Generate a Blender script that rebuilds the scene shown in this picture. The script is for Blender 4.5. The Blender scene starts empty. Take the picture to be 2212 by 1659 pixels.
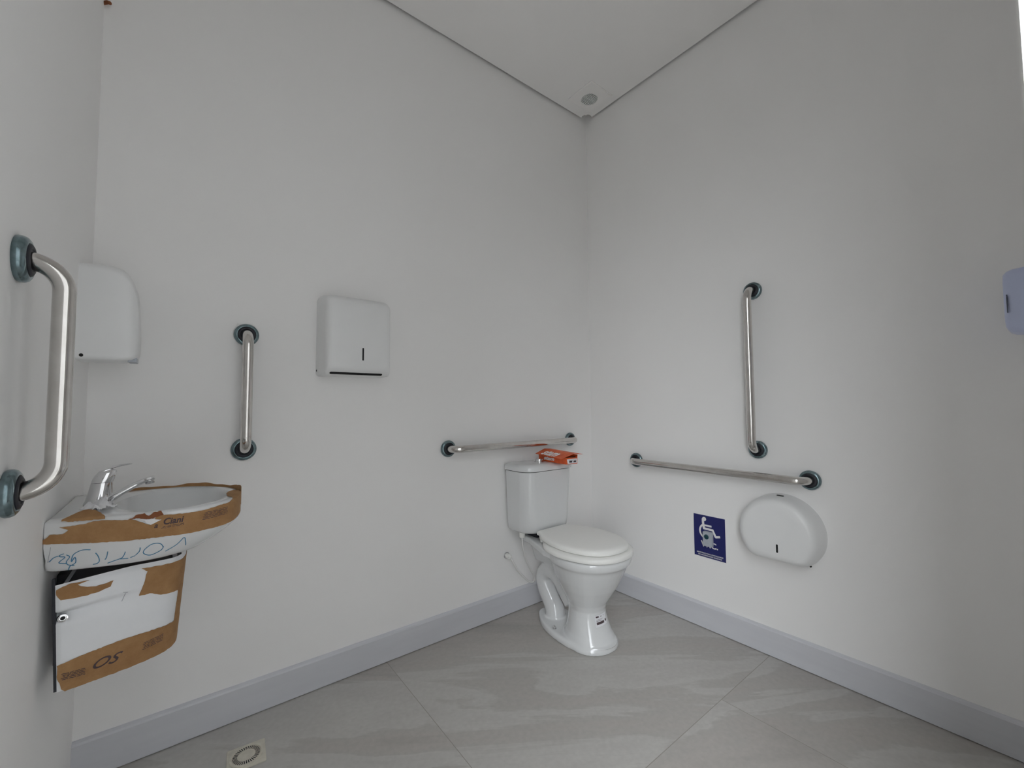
import bpy, bmesh, math, random
from mathutils import Vector, Matrix
from mathutils.geometry import delaunay_2d_cdt
random.seed(7)
SC = bpy.context.scene
COL = SC.collection
PI = math.pi
XL, H, YF = -2.195, 2.839, -1.7375      # left wall, ceiling height, inner face of the door wall

# ------------------------------------------------------------------ objects
def props(o, label=None, cat=None, group=None, kind=None):
    if label: o['label'] = label
    if cat: o['category'] = cat
    if group: o['group'] = group
    if kind: o['kind'] = kind
    return o
def thing(name, label, cat, loc=(0,0,0), group=None):
    o = bpy.data.objects.new(name, None); COL.objects.link(o)
    o.location = loc; o.empty_display_size = .05
    bpy.context.view_layer.update()
    return props(o, label, cat, group)
def obj(name, bm, mat, parent=None, smooth=True, angle=40, label=None):
    me = bpy.data.meshes.new(name)
    bmesh.ops.recalc_face_normals(bm, faces=bm.faces)
    bm.to_mesh(me); bm.free()
    me.materials.append(mat)
    if smooth:
        me.shade_smooth()
        me.set_sharp_from_angle(angle=math.radians(angle))
    o = bpy.data.objects.new(name, me); COL.objects.link(o)
    if parent:
        o.parent = parent
        if parent.type == 'EMPTY': o.matrix_parent_inverse = Matrix.Translation(-parent.location)
    if label: o['label'] = label
    return o
def struct(name, bm, mat, smooth=False):
    return props(obj(name, bm, mat, None, smooth), kind='structure')

# ------------------------------------------------------------------ materials
def new_mat(name, col, rough=.5, metal=0, **kw):
    m = bpy.data.materials.new(name); m.use_nodes = True
    b = m.node_tree.nodes['Principled BSDF']
    b.inputs['Base Color'].default_value = (*col, 1)
    b.inputs['Roughness'].default_value = rough
    b.inputs['Metallic'].default_value = metal
    for k, v in kw.items(): b.inputs[k].default_value = v
    return m
def nodes(m): return m.node_tree.nodes, m.node_tree.links, m.node_tree.nodes['Principled BSDF']
def vary(m, c1, c2, scale, detail=4, rough=.6, stretch=(1,1,1), rot=0, bump=0, bscale=200, lo=.3, hi=.7):
    """a noise between two colours and a fine bump, both in object space"""
    N, L, b = nodes(m)
    tc = N.new('ShaderNodeTexCoord'); mp = N.new('ShaderNodeMapping')
    mp.inputs['Scale'].default_value = stretch; mp.inputs['Rotation'].default_value = (0,0,rot)
    L.new(tc.outputs['Object'], mp.inputs['Vector'])
    nz = N.new('ShaderNodeTexNoise'); nz.inputs['Scale'].default_value = scale; nz.inputs['Detail'].default_value = detail
    nz.inputs['Roughness'].default_value = rough
    L.new(mp.outputs[0], nz.inputs['Vector'])
    cr = N.new('ShaderNodeValToRGB'); cr.color_ramp.elements[0].position = lo; cr.color_ramp.elements[1].position = hi
    cr.color_ramp.elements[0].color = (*c1,1); cr.color_ramp.elements[1].color = (*c2,1)
    L.new(nz.outputs['Fac'], cr.inputs['Fac']); L.new(cr.outputs[0], b.inputs['Base Color'])
    if bump:
        n2 = N.new('ShaderNodeTexNoise'); n2.inputs['Scale'].default_value = bscale; n2.inputs['Detail'].default_value = 3
        L.new(tc.outputs['Object'], n2.inputs['Vector'])
        bp = N.new('ShaderNodeBump'); bp.inputs['Strength'].default_value = bump; bp.inputs['Distance'].default_value = .001
        L.new(n2.outputs['Fac'], bp.inputs['Height']); L.new(bp.outputs[0], b.inputs['Normal'])
    return m
M = {}
M['wall'] = vary(new_mat('white_wall_paint', (.8,.8,.8), .75), (.870,.862,.854), (.89,.883,.877), 1.3, 2, bump=0)
M['ceiling'] = vary(new_mat('white_ceiling_paint', (.8,.8,.8), .85), (.885,.873,.862), (.90,.89,.88), 1.1, 2, bump=0)
M['base'] = vary(new_mat('bluish_white_skirting', (.66,.69,.75), .38), (.60,.607,.645), (.64,.648,.685), 3, 4, stretch=(1,1,9))
M['ceramic'] = new_mat('white_ceramic', (.70,.71,.715), .12, **{'Coat Weight': .4, 'Coat Roughness': .05})
M['seat'] = new_mat('white_seat_plastic', (.84,.84,.815), .33)
M['plastic'] = vary(new_mat('white_abs_plastic', (.78,.79,.80), .35), (.77,.775,.775), (.80,.805,.805), 6, 2)
M['bluish'] = new_mat('pale_blue_plastic', (.55,.60,.80), .4)
M['vent'] = new_mat('white_vent_plastic', (.90,.885,.87), .5)
M['slit'] = new_mat('dark_blue_slit', (.07,.08,.12), .5)
M['chrome'] = new_mat('chrome', (.78,.78,.79), .07, 1)
M['steel'] = vary(new_mat('polished_steel', (.62,.6,.58), .14, 1), (.60,.575,.55), (.70,.68,.655), 24, 5, stretch=(1,1,1))
M['film'] = vary(new_mat('teal_film_on_steel', (.2,.3,.34), .2, .85), (.11,.165,.18), (.27,.35,.375), 45, 5)
M['rubber_and_shade'] = new_mat('black_rubber_and_shade', (.012,.013,.02), .5)  # real rubber parts, and the painted shade in the cabinet gaps
M['dark'] = new_mat('black_opening', (.008,.008,.009), .8)
M['card'] = vary(new_mat('brown_cardboard', (.3,.18,.08), .9), (.29,.150,.060), (.40,.228,.10), 22, 6, .7, bump=.3, bscale=500)
M['cardred'] = new_mat('reddish_torn_cardboard', (.22,.075,.03), .9)
M['paper'] = vary(new_mat('torn_white_paper', (.8,.8,.82), .8), (.72,.72,.74), (.85,.85,.86), 30, 4)
M['wrap'] = vary(new_mat('white_protective_film', (.76,.78,.80), .4), (.76,.775,.795), (.82,.83,.85), 9, 4, bump=.25, bscale=60)
M['ink'] = new_mat('blue_marker_ink', (.05,.21,.36), .6)
M['pencil'] = new_mat('grey_pencil', (.35,.36,.4), .8)
M['print'] = new_mat('dark_print', (.075,.05,.055), .8)
M['orange'] = vary(new_mat('orange_card', (.62,.10,.025), .5), (.60,.080,.015), (.76,.135,.028), 40, 4)
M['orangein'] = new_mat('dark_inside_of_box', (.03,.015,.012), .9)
M['white'] = new_mat('white_print', (.82,.80,.80), .5)
M['blue'] = new_mat('navy_blue_sign', (.012,.016,.125), .38)
M['grey'] = new_mat('light_grey_device', (.42,.45,.50), .4)
M['teal'] = new_mat('dark_teal_button', (.006,.05,.07), .3)
M['hose'] = new_mat('white_hose', (.72,.71,.70), .4)
M['drain'] = vary(new_mat('ivory_plastic', (.6,.57,.48), .45), (.56,.53,.45), (.66,.63,.54), 40, 3)
M['label'] = new_mat('paper_label', (.80,.80,.83), .6)
M['ground'] = vary(new_mat('pale_concrete_ground', (.5,.5,.48), .9), (.46,.455,.44), (.54,.535,.52), 2, 5)

def floor_material():
    m = new_mat('grey_beige_marble_tile', (.4,.38,.35), .42)
    N, L, b = nodes(m)
    def n(t, **kw):
        x = N.new('ShaderNode'+t)
        for k, v in kw.items(): setattr(x, k, v)
        return x
    def math_(op, a, bb=None):
        x = n('Math', operation=op)
        for i, v in enumerate((a, bb)):
            if v is None: continue
            if isinstance(v, (int, float)): x.inputs[i].default_value = v
            else: L.new(v, x.inputs[i])
        return x.outputs[0]
    tc = n('TexCoord'); sep = n('SeparateXYZ'); L.new(tc.outputs['Object'], sep.inputs[0])
    # grout round large tiles laid in a running bond
    ty = math_('SUBTRACT', sep.outputs[1], -.972); row = math_('FLOOR', ty)
    tx = math_('DIVIDE', math_('SUBTRACT', math_('SUBTRACT', sep.outputs[0], -1.283), math_('MULTIPLY', row, .427)), 1.28)
    d = []; ids = [math_('FLOOR', tx), row]
    for t, size in ((tx, 1.28), (ty, 1.0)):
        fr = math_('FRACT', t); d.append(math_('MULTIPLY', math_('MINIMUM', fr, math_('SUBTRACT', 1, fr)), size))
    g = math_('LESS_THAN', math_('MINIMUM', d[0], d[1]), .0011)
    # each tile shifts its own veins
    cm = n('CombineXYZ'); L.new(math_('MULTIPLY', ids[0], 3.7), cm.inputs[0]); L.new(math_('MULTIPLY', ids[1], 5.3), cm.inputs[1])
    ad = n('VectorMath', operation='ADD'); L.new(tc.outputs['Object'], ad.inputs[0]); L.new(cm.outputs[0], ad.inputs[1])
    m1 = n('Mapping'); m1.inputs['Rotation'].default_value = (0,0,math.radians(36)); L.new(ad.outputs[0], m1.inputs[0])
    mp = n('Mapping'); mp.inputs['Scale'].default_value = (.62,3.1,1); L.new(m1.outputs[0], mp.inputs[0])
    n1 = n('TexNoise'); n1.inputs['Scale'].default_value = 1.25; n1.inputs['Detail'].default_value = 7; n1.inputs['Roughness'].default_value = .58; n1.inputs['Distortion'].default_value = .5
    L.new(mp.outputs[0], n1.inputs['Vector'])
    cr = n('ValToRGB'); e = cr.color_ramp.elements
    e[0].position = .30; e[0].color = (.37,.352,.33,1); e[1].position = .72; e[1].color = (.54,.53,.51,1)
    for p_, c_ in ((.43,(.445,.42,.395,1)),(.50,(.43,.415,.392,1)),(.525,(.50,.488,.465,1)),(.60,(.465,.45,.43,1))):
        q = e.new(p_); q.color = c_
    L.new(n1.outputs['Fac'], cr.inputs['Fac'])
    n2 = n('TexNoise'); n2.inputs['Scale'].default_value = 60; n2.inputs['Detail'].default_value = 4
    L.new(tc.outputs['Object'], n2.inputs['Vector'])
    mx = n('Mix', data_type='RGBA', blend_type='OVERLAY'); mx.inputs['Factor'].default_value = .12
    L.new(cr.outputs[0], mx.inputs['A']); L.new(n2.outputs['Fac'], mx.inputs['B'])
    m2 = n('Mix', data_type='RGBA'); L.new(g, m2.inputs['Factor']); L.new(mx.outputs['Result'], m2.inputs['A'])
    m2.inputs['B'].default_value = (.29,.265,.235,1)
    L.new(m2.outputs['Result'], b.inputs['Base Color'])
    return m
M['floor'] = floor_material()

# ------------------------------------------------------------------ shapes
def box(bm, lo, hi, bevel=0, seg=2):
    lo, hi = Vector(lo), Vector(hi)
    r = bmesh.ops.create_cube(bm, size=1, matrix=Matrix.Translation((lo+hi)/2) @ Matrix.Diagonal((*(hi-lo),1)))
    if bevel:
        es = list({e for v in r['verts'] for e in v.link_edges})
        bmesh.ops.bevel(bm, geom=es, offset=bevel, segments=seg, affect='EDGES', profile=.5)
    return bm
def bx(lo, hi, bevel=0, seg=2): return box(bmesh.new(), lo, hi, bevel, seg)
def loft(bm, rings, cap=(True, True), closed=True):
    V = [[bm.verts.new(p) for p in r] for r in rings]
    n = len(V[0])
    for a, b in zip(V, V[1:]):
        for i in range(n if closed else n-1):
            j = (i+1) % n
            bm.faces.new((a[i], a[j], b[j], b[i]))
    if cap[0]: bm.faces.new(V[0][::-1])
    if cap[1]: bm.faces.new(V[-1])
    return bm
def frame(n):
    n = Vector(n).normalized()
    a = Vector((0,0,1)) if abs(n.z) < .9 else Vector((1,0,0))
    u = a.cross(n).normalized(); return u, n.cross(u), n
def lathe(bm, c, axis, prof, seg=40, cap=(True, True)):
    u, v, n = frame(axis); c = Vector(c)
    rings = [[c + n*h + (u*math.cos(2*PI*i/seg) + v*math.sin(2*PI*i/seg))*r for i in range(seg)] for r, h in prof]
    return loft(bm, rings, cap)
def tube(bm, pts, r, seg=16, cap=True):
    pts = [Vector(p) for p in pts]
    rad = r if isinstance(r, (list, tuple)) else [r]*len(pts)
    T = [(pts[min(i+1, len(pts)-1)] - pts[max(i-1, 0)]).normalized() for i in range(len(pts))]
    u = frame(T[0])[0]; rings = []
    for p, t, q in zip(pts, T, rad):
        u = (u - t*u.dot(t)).normalized(); w = t.cross(u)
        rings.append([p + (u*math.cos(2*PI*i/seg) + w*math.sin(2*PI*i/seg))*q for i in range(seg)])
    return loft(bm, rings, (cap, cap))
def fillet(pts, r, n=10):
    pts = [Vector(p) for p in pts]; out = [pts[0]]
    for a, b, c in zip(pts, pts[1:], pts[2:]):
        d1, d2 = (a-b).normalized(), (c-b).normalized()
        th = d1.angle(d2); k = r/math.tan(th/2)
        p1, p2 = b+d1*k, b+d2*k
        ctr = b + (d1+d2).normalized()*(r/math.sin(th/2))
        for i in range(n+1):
            t = i/n; q = (p1-ctr).normalized().slerp((p2-ctr).normalized(), t); out.append(ctr+q*r)
    out.append(pts[-1]); return out
def rrect(x0, x1, y0, y1, r, n=6):
    rr = r if isinstance(r, (list, tuple)) else [r]*4
    out = []
    for (cx, cy, a0, q) in ((x1-rr[0], y1-rr[0], 0, rr[0]), (x0+rr[1], y1-rr[1], 90, rr[1]), (x0+rr[2], y0+rr[2], 180, rr[2]), (x1-rr[3], y0+rr[3], 270, rr[3])):
        for i in range(n+1):
            a = math.radians(a0+90*i/n); out.append((cx+q*math.cos(a), cy+q*math.sin(a)))
    return out
def text_verts(body, size, shear=0, bold=0):
    cu = bpy.data.curves.new('lettering', 'FONT'); cu.body = body; cu.size = size; cu.shear = shear; cu.offset = bold
    cu.align_x = 'CENTER'; cu.align_y = 'CENTER'; cu.resolution_u = 4
    o = bpy.data.objects.new('lettering', cu); COL.objects.link(o)
    dg = bpy.context.evaluated_depsgraph_get(); dg.update()
    me = bpy.data.meshes.new_from_object(o.evaluated_get(dg))
    v = [tuple(p.co) for p in me.vertices]; f = [tuple(p.vertices) for p in me.polygons]
    bpy.data.objects.remove(o); bpy.data.curves.remove(cu); bpy.data.meshes.remove(me)
    return v, f
def text_on(bm, body, size, place, shear=0, bold=0):
    """flat lettering, each point (x, y) put where place(x, y) says"""
    v, f = text_verts(body, size, shear, bold)
    V = [bm.verts.new(place(p[0], p[1])) for p in v]
    for q in f:
        try: bm.faces.new([V[i] for i in q])
        except ValueError: pass
    return bm
def ribbon(bm, pts, w, place):
    """flat stroke of width w along 2-D points"""
    pts = [Vector(p) for p in pts]; n = len(pts); L, R = [], []
    for i in range(n):
        t = (pts[min(i+1,n-1)] - pts[max(i-1,0)]).normalized(); q = Vector((-t.y, t.x))
        # mitre
        if 0 < i < n-1:
            a = (pts[i]-pts[i-1]).normalized(); k = 1/max(.5, a.dot(t))
        else: k = 1
        L.append(bm.verts.new(place(*(pts[i]+q*w*.5*k)))); R.append(bm.verts.new(place(*(pts[i]-q*w*.5*k))))
    for i in range(n-1): bm.faces.new((L[i], L[i+1], R[i+1], R[i]))
    return bm
def inside(p, poly):
    c = False; n = len(poly)
    for i in range(n):
        a, b = poly[i], poly[i-1]
        if (a[1] > p[1]) != (b[1] > p[1]) and p[0] < (b[0]-a[0])*(p[1]-a[1])/(b[1]-a[1])+a[0]: c = not c
    return c
def normal_at(S, s, v, ctr, hs=.004, hv=.02):
    a = Vector(S(min(s+hs,1),v))-Vector(S(max(s-hs,0),v)); b = Vector(S(s,v+hv))-Vector(S(s,v-hv))
    n = a.cross(b).normalized()
    out = Vector(S(s,v))-Vector(ctr)
    return n if n.dot(out) > 0 else -n
def on_surf(S, s, v, off, ctr, hv=.02):
    return Vector(S(s,v)) + normal_at(S, s, v, ctr, hv=hv)*off
def patch(bm, S, poly, ks, kv, off, ctr, step=.008, thick=.0012, jag=.0012, hv=.02):
    """a thin ragged sheet lying on the surface S(s, v), cut to the outline poly"""
    P = [(a*ks, b*kv) for a, b in poly]; D = []
    for a, b in zip(P, P[1:]+P[:1]):
        m = max(1, int(math.dist(a,b)/(step*.6)))
        for i in range(m):
            t = i/m; j = jag if i else 0
            D.append((a[0]+(b[0]-a[0])*t+random.uniform(-j,j), a[1]+(b[1]-a[1])*t+random.uniform(-j,j)))
    xs = [p[0] for p in D]; ys = [p[1] for p in D]; pts = [Vector(p) for p in D]
    y = min(ys)
    while y < max(ys):
        x = min(xs)
        while x < max(xs):
            if inside((x,y), D) and min(math.dist((x,y), q) for q in D) > step*.35: pts.append(Vector((x,y)))
            x += step
        y += step
    vs, es, fs, *_ = delaunay_2d_cdt(pts, [], [list(range(len(D)))], 1, 1e-6)
    top = []; bot = []
    for p in vs:
        s, v = p.x/ks, p.y/kv
        b0 = Vector(S(s,v)); nn = normal_at(S, s, v, ctr, hv=hv)
        top.append(bm.verts.new(b0+nn*(off+thick))); bot.append(bm.verts.new(b0+nn*off))
    cnt = {}
    for f in fs:
        try:
            bm.faces.new([top[i] for i in f]); bm.faces.new([bot[i] for i in reversed(f)])
        except ValueError: continue
        for i, j in zip(f, list(f[1:])+[f[0]]): cnt[(i,j)] = 1
    for (i,j) in cnt:
        if (j,i) not in cnt:
            try: bm.faces.new((top[j], top[i], bot[i], bot[j]))
            except ValueError: pass
    return bm

# ---- plan outlines, seen from above, in metres: from the near back corner round the front to the far back corner
BASIN_PLAN = [(-2.2,-.442),(-2.12,-.468),(-2.05,-.485),(-1.98,-.492),(-1.925,-.482),(-1.876,-.455),(-1.850,-.395),(-1.841,-.32),(-1.853,-.25),(-1.90,-.19),(-1.95,-.152),(-2.02,-.133),(-2.1,-.121),(-2.2,-.112)]
CAB_TOP = [(-2.178,-.435),(-2.12,-.425),(-2.062,-.417),(-2.01,-.414),(-1.978,-.405),(-1.963,-.37),(-1.96,-.30),(-1.966,-.22),(-1.985,-.18),(-2.04,-.165),(-2.178,-.155)]
CAB_BOT = [(-2.168,-.436),(-2.12,-.424),(-2.079,-.414),(-2.035,-.398),(-1.998,-.376),(-1.980,-.345),(-1.976,-.30),(-1.980,-.24),(-1.996,-.20),(-2.05,-.175),(-2.168,-.16)]
def spline(pts, n):
    out=[]
    m=len(pts)
    for i in range(n):
        t=i/(n-1)*(m-1); k=min(int(t),m-2); f=t-k
        p0=pts[max(k-1,0)];p1=pts[k];p2=pts[k+1];p3=pts[min(k+2,m-1)]
        out.append(tuple(.5*((2*b)+(c-a)*f+(2*a-5*b+4*c-d)*f*f+(3*b-a-3*c+d)*f**3) for a,b,c,d in zip(p0,p1,p2,p3)))
    return out
def resample(pts, n):
    L=[0]
    for a,b in zip(pts,pts[1:]): L.append(L[-1]+math.dist(a,b))
    out=[];k=0
    for i in range(n):
        s=L[-1]*i/(n-1)
        while k<len(L)-2 and L[k+1]<s: k+=1
        f=(s-L[k])/max(L[k+1]-L[k],1e-9)
        out.append(tuple(a+(b-a)*f for a,b in zip(pts[k],pts[k+1])))
    return out
NB=181
BASIN=resample(spline(BASIN_PLAN,400),NB)
CABT=resample(spline(CAB_TOP,300),NB)
CABB=resample(spline(CAB_BOT,300),NB)
def lin(pts,s):
    t=min(max(s,0),1)*(len(pts)-1);k=min(int(t),len(pts)-2);f=t-k
    return tuple(a+(b-a)*f for a,b in zip(pts[k],pts[k+1]))
BC=(-2.05,-.30)
def basin_scale(z):
    # the side leans in towards the underside
    if z>=.765: return 1.0,1.0
    t=(.765-z)/.055
    return 1-.22*t**1.3,1-.09*t**1.3
def basin_surf(s,v):
    """v 0..0.11 climbs the side from the underside to the rim, beyond that it runs inwards over the rim"""
    x,y=lin(BASIN,s)
    if v<=.11:
        z=.71+v
        a,b=basin_scale(z)
        return (-2.2+(x+2.2)*a, BC[1]+(y-BC[1])*b, z)
    d=v-.11; L=math.hypot(x-BC[0],y-BC[1])
    return (x+(BC[0]-x)*d/L, y+(BC[1]-y)*d/L, .82)
def cab_surf(s,v):
    """v 0..1 from the underside to the top"""
    a=lin(CABB,s);b=lin(CABT,s)
    return (a[0]+(b[0]-a[0])*v, a[1]+(b[1]-a[1])*v, .46+.23*v)

# ================================================================== the room
gap = .016
t = .14
struct('wall_back', bx((XL-t, 0, -.05), (t, t, H+.35)), M['wall'])
struct('wall_right', bx((0, YF-.15, -.05), (t, 0, H+.35)), M['wall'])
struct('wall_left', bx((XL-t, YF-.15, -.05), (XL, 0, H+.35)), M['wall'])
DX0, DX1, DH = -2.12, -1.22, 2.12
bm = bmesh.new()
box(bm, (XL, YF-.153, -.05), (DX0, YF, H+.35)); box(bm, (DX1, YF-.153, -.05), (0, YF, H+.35)); box(bm, (DX0, YF-.153, DH), (DX1, YF, H+.35))
struct('wall_front', bm, M['wall'])
struct('floor', bx((XL-t, YF-.16, -.06), (t, t, 0)), M['floor'])
# plasterboard ceiling with a shadow gap along the walls and a bite out of its corner
notch = [(-gap-.044, -gap)] + [(-gap-.022+.030*math.cos(math.radians(a)), -gap-.010+.034*math.sin(math.radians(a))-.006) for a in range(170, 281, 15)] + [(-gap, -gap-.044)]
poly = [(XL, -gap)] + notch + [(-gap, YF), (XL, YF)]
bm = bmesh.new()
loft(bm, [[(x,y,H) for x,y in poly], [(x,y,H+.0125) for x,y in poly]])
struct('ceiling', bm, M['ceiling'])
struct('ceiling_upper', bx((XL, YF, H+.05), (0, 0, H+.10)), M['ceiling'])
# skirting, standing a hair above the tiles
def skirting(name, a, b, n):
    a, b, n = Vector(a), Vector(b), Vector(n); prof = [(0,.003),(.0125,.003),(.0125,.104),(.0095,.1095),(.004,.1135),(0,.1145)]
    bm = bmesh.new(); loft(bm, [[p + n*q + Vector((0,0,z)) for q,z in prof] for p in (a,b)])
    struct(name, bm, M['base'])
skirting('baseboard_back', (XL,0,0), (0,0,0), (0,-1,0))
skirting('baseboard_right', (0,0,0), (0,YF,0), (-1,0,0))
# outside the door: an added, unseen wall that dims daylight on the back wall
OUT = bx((-3.3, -4.2, -.05), (6, -4.0, 3.2))
struct('outside_light_block', OUT, M['wall'])
# white lining of the doorway
bm = bmesh.new()
box(bm, (DX1-.012, YF-.15, 0), (DX1, YF-.002, DH)); box(bm, (DX0, YF-.15, 0), (DX0+.012, YF-.002, DH)); box(bm, (DX0, YF-.15, DH-.012), (DX1, YF-.002, DH))
struct('trim_1', bm, M['seat'])
g = struct('ground_outside', bx((-14, -16, -.07), (12, YF-.16, -.01)), M['ground'])

# ================================================================== grab rails
def grab_rail(label, a, b, n, h=.06, r=.0165):
    a, b, n = Vector(a), Vector(b), Vector(n)
    o = thing('grab_rail', label, 'grab rail', tuple((a+b)/2), group='stainless steel grab rails on the walls')
    bm = bmesh.new(); tube(bm, fillet([a+n*.004, a+n*h, b+n*h, b+n*.004], .047, 12), r, 28)
    obj('rail_tube', bm, M['steel'], o)
    for p in (a, b):
        bm = bmesh.new(); lathe(bm, p, n, [(.037,0),(.0385,.003),(.0383,.008),(.036,.0125),(.032,.0152),(.0285,.0155),(.0265,.0135)])
        f = obj('wall_flange', bm, M['film'], o, label='teal-tinted round flange')
        bm = bmesh.new(); lathe(bm, p, n, [(.0265,.012),(.0268,.0165),(.0235,.0185),(.0195,.0185),(.0175,.0165)])
        obj('rubber_collar', bm, M['rubber_and_shade'], f, label='black collar round the tube end')
    return o
grab_rail('short upright steel grab rail on the wall just left of the paper towel dispenser', (-1.802,0,.908), (-1.802,0,1.308), (0,-1,0), h=.062)
grab_rail('steel grab rail level with the cistern lid, running behind the orange box', (-.994,0,.854), (-.187,0,.854), (0,-1,0), h=.066)
grab_rail('horizontal steel grab rail over the blue sign and the round paper dispenser', (0,-.329,.750), (0,-1.141,.750), (-1,0,0), h=.064)
grab_rail('tall upright steel grab rail above the blue wheelchair sign', (0,-.952,.856), (0,-.952,1.551), (-1,0,0), h=.064)
grab_rail('nearest and largest upright steel grab rail, beside the small dispenser over the basin', (XL,-.706,.919), (XL,-.706,1.3015), (1,0,0), h=.056, r=.0148)

# ================================================================== dispensers
def shell(bm, rings, n=7):
    """rings of (depth, u0, u1, v0, v1, corner radii); place(depth, u, v) comes with each"""
    return rings
def build_rings(rings, place, n=7):
    bm = bmesh.new()
    return loft(bm, [[place(d,u,v) for u,v in rrect(u0,u1,v0,v1,r,n)] for d,u0,u1,v0,v1,r in rings])
def dot(name, c, axis, r, mat, parent, h=.0012):
    bm = bmesh.new(); lathe(bm, c, axis, [(r,0),(r,h)], 20); return obj(name, bm, mat, parent)
# paper towel dispenser on the back wall
o = thing('towel_dispenser', 'white paper towel dispenser with a black slot along its bottom edge', 'dispenser', (-1.443,0,1.18))
P = lambda d,u,v: Vector((u,-d,v))
R = (.03,.03,.012,.012)
rings = [(0,-1.572,-1.312,1.171,1.487,R),(.03,-1.571,-1.313,1.171,1.486,R),(.085,-1.569,-1.317,1.172,1.476,R),(.100,-1.568,-1.319,1.1725,1.472,R),(.108,-1.567,-1.320,1.1785,1.468,R),(.118,-1.563,-1.325,1.187,1.460,R),(.124,-1.556,-1.332,1.194,1.450,R),(.1265,-1.545,-1.343,1.204,1.438,R),(.1272,-1.50,-1.39,1.25,1.40,R)]
case = obj('case', build_rings(rings, P), M['plastic'], o, angle=60)
bm = bmesh.new(); pl = rrect(-1.550,-1.352,-.0052,.0052,.005)
sl = lambda x,q,h: Vector((x, -.1085-.80*q-.6*h, 1.1788+.70*q-.75*h))
loft(bm, [[sl(x,q,.0010) for x,q in pl],[sl(x,q,-.004) for x,q in pl]]); obj('paper_slot', bm, M['dark'], o, label='black slot for pulling paper')
bm = bmesh.new(); pl = rrect(-1.4365,-1.4305,1.229,1.277,.0025)
loft(bm, [[(x,-.1277,z) for x,z in pl],[(x,-.120,z) for x,z in pl]]); obj('level_window', bm, M['dark'], o, label='narrow black window on the front')
dot('lock', (-1.5716,-.012,1.192), (-1,0,0), .004, M['dark'], o)

# small dispenser on the left wall, over the basin
o = thing('soap_dispenser', 'white wall dispenser above the basin, partly behind the nearest grab rail', 'dispenser', (XL,-.15,1.18))
P = lambda d,u,v: Vector((XL+d,u,v))
R = (.022,.022,.012,.012)
rings = [(0,-.207,-.092,1.180,1.437,R),(.02,-.207,-.092,1.180,1.438,R),(.06,-.206,-.093,1.181,1.440,R),(.085,-.205,-.094,1.182,1.432,R),(.098,-.204,-.095,1.184,1.418,R),(.106,-.202,-.097,1.186,1.402,R),(.1125,-.199,-.100,1.189,1.382,R),(.117,-.195,-.104,1.194,1.352,R),(.120,-.190,-.109,1.200,1.31,(.018,.018,.01,.01)),(.1215,-.182,-.117,1.213,1.26,(.01,)*4)]
obj('case', build_rings(rings, P), M['plastic'], o, angle=60)
dot('lock', (XL+.0115,-.2062,1.1915), (0,-1,0), .0042, M['dark'], o)
bm = bmesh.new(); pl = rrect(.099,.117,-.185,-.115,.004)
loft(bm, [[(XL+x,y,1.1815) for x,y in pl],[(XL+x,y,1.193) for x,y in pl]]); obj('spout', bm, M['grey'], o, label='grey outlet under the case')

# round toilet roll dispenser on the right wall
def jumbo(r, zf=.388, cy=-1.04, cz=.532, rc=.02, n=48):
    b = max(zf-cz, -r*.985); a0 = math.asin(max(-1, b/r)); out = []
    for i in range(n+1):
        a = a0 + (PI-2*a0)*i/n; out.append((cy+r*math.cos(a), cz+r*math.sin(a)))
    # round the two corners where the flat bottom meets the circle
    p0, p1 = out[0], out[-1]; w = p0[0]-p1[0]
    k = out[1:-1]
    k += [(p1[0]+.008, p1[1]), (p0[0]-.008, p0[1])]
    return k
o = thing('toilet_roll_dispenser', 'large round white toilet roll dispenser right of the blue sign', 'dispenser', (0,-1.04,.388))
bm = bmesh.new()
loft(bm, [[(-d,y,z) for y,z in jumbo(r,zf)] for d,r,zf in ((0,.150,.412),(.006,.149,.412),(.05,.1475,.417),(.075,.143,.423),(.090,.137,.430),(.099,.129,.435),(.1035,.118,.440),(.1055,.095,.458),(.106,.05,.495))])
obj('case', bm, M['plastic'], o, angle=60)
bm = bmesh.new(); pl = rrect(-1.0535,-1.0465,.465,.4975,.003)
loft(bm, [[(-.1066,y,z) for y,z in pl],[(-.100,y,z) for y,z in pl]]); obj('level_window', bm, M['dark'], o, label='narrow black window on the front')
bm = bmesh.new(); pl = rrect(-.052,-.040,-1.060,-1.034,.0058)
loft(bm, [[(x,y,.676) for x,y in pl],[(x,y,.6812) for x,y in pl]]); obj('lock', bm, M['dark'], o, label='black lock slot on the top')
dot('screw', (-.014,-1.133,.4155), (-.35,-.75,-.55), .0035, M['dark'], o, .004)

# pale blue dispenser on the door wall
o = thing('hand_gel_dispenser', 'pale blue plastic dispenser, its side cut off by the right edge of the photo', 'dispenser', (-.14,YF,1.245))
P = lambda d,u,v: Vector((u,YF+d,v))
R = (.02,.02,.022,.022)
rings = [(0,-.20,-.085,1.243,1.423,R),(.02,-.20,-.085,1.243,1.423,R),(.045,-.199,-.086,1.246,1.421,R),(.056,-.196,-.089,1.252,1.417,R),(.0625,-.188,-.097,1.265,1.41,R),(.064,-.17,-.115,1.285,1.39,(.01,)*4)]
obj('case', build_rings(rings, P), M['bluish'], o, angle=60)
bm = bmesh.new(); box(bm, (-.2006,YF+.0560,1.300), (-.196,YF+.0580,1.350), .0008); obj('level_window', bm, M['slit'], o, label='dark slit down the front edge')

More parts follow.
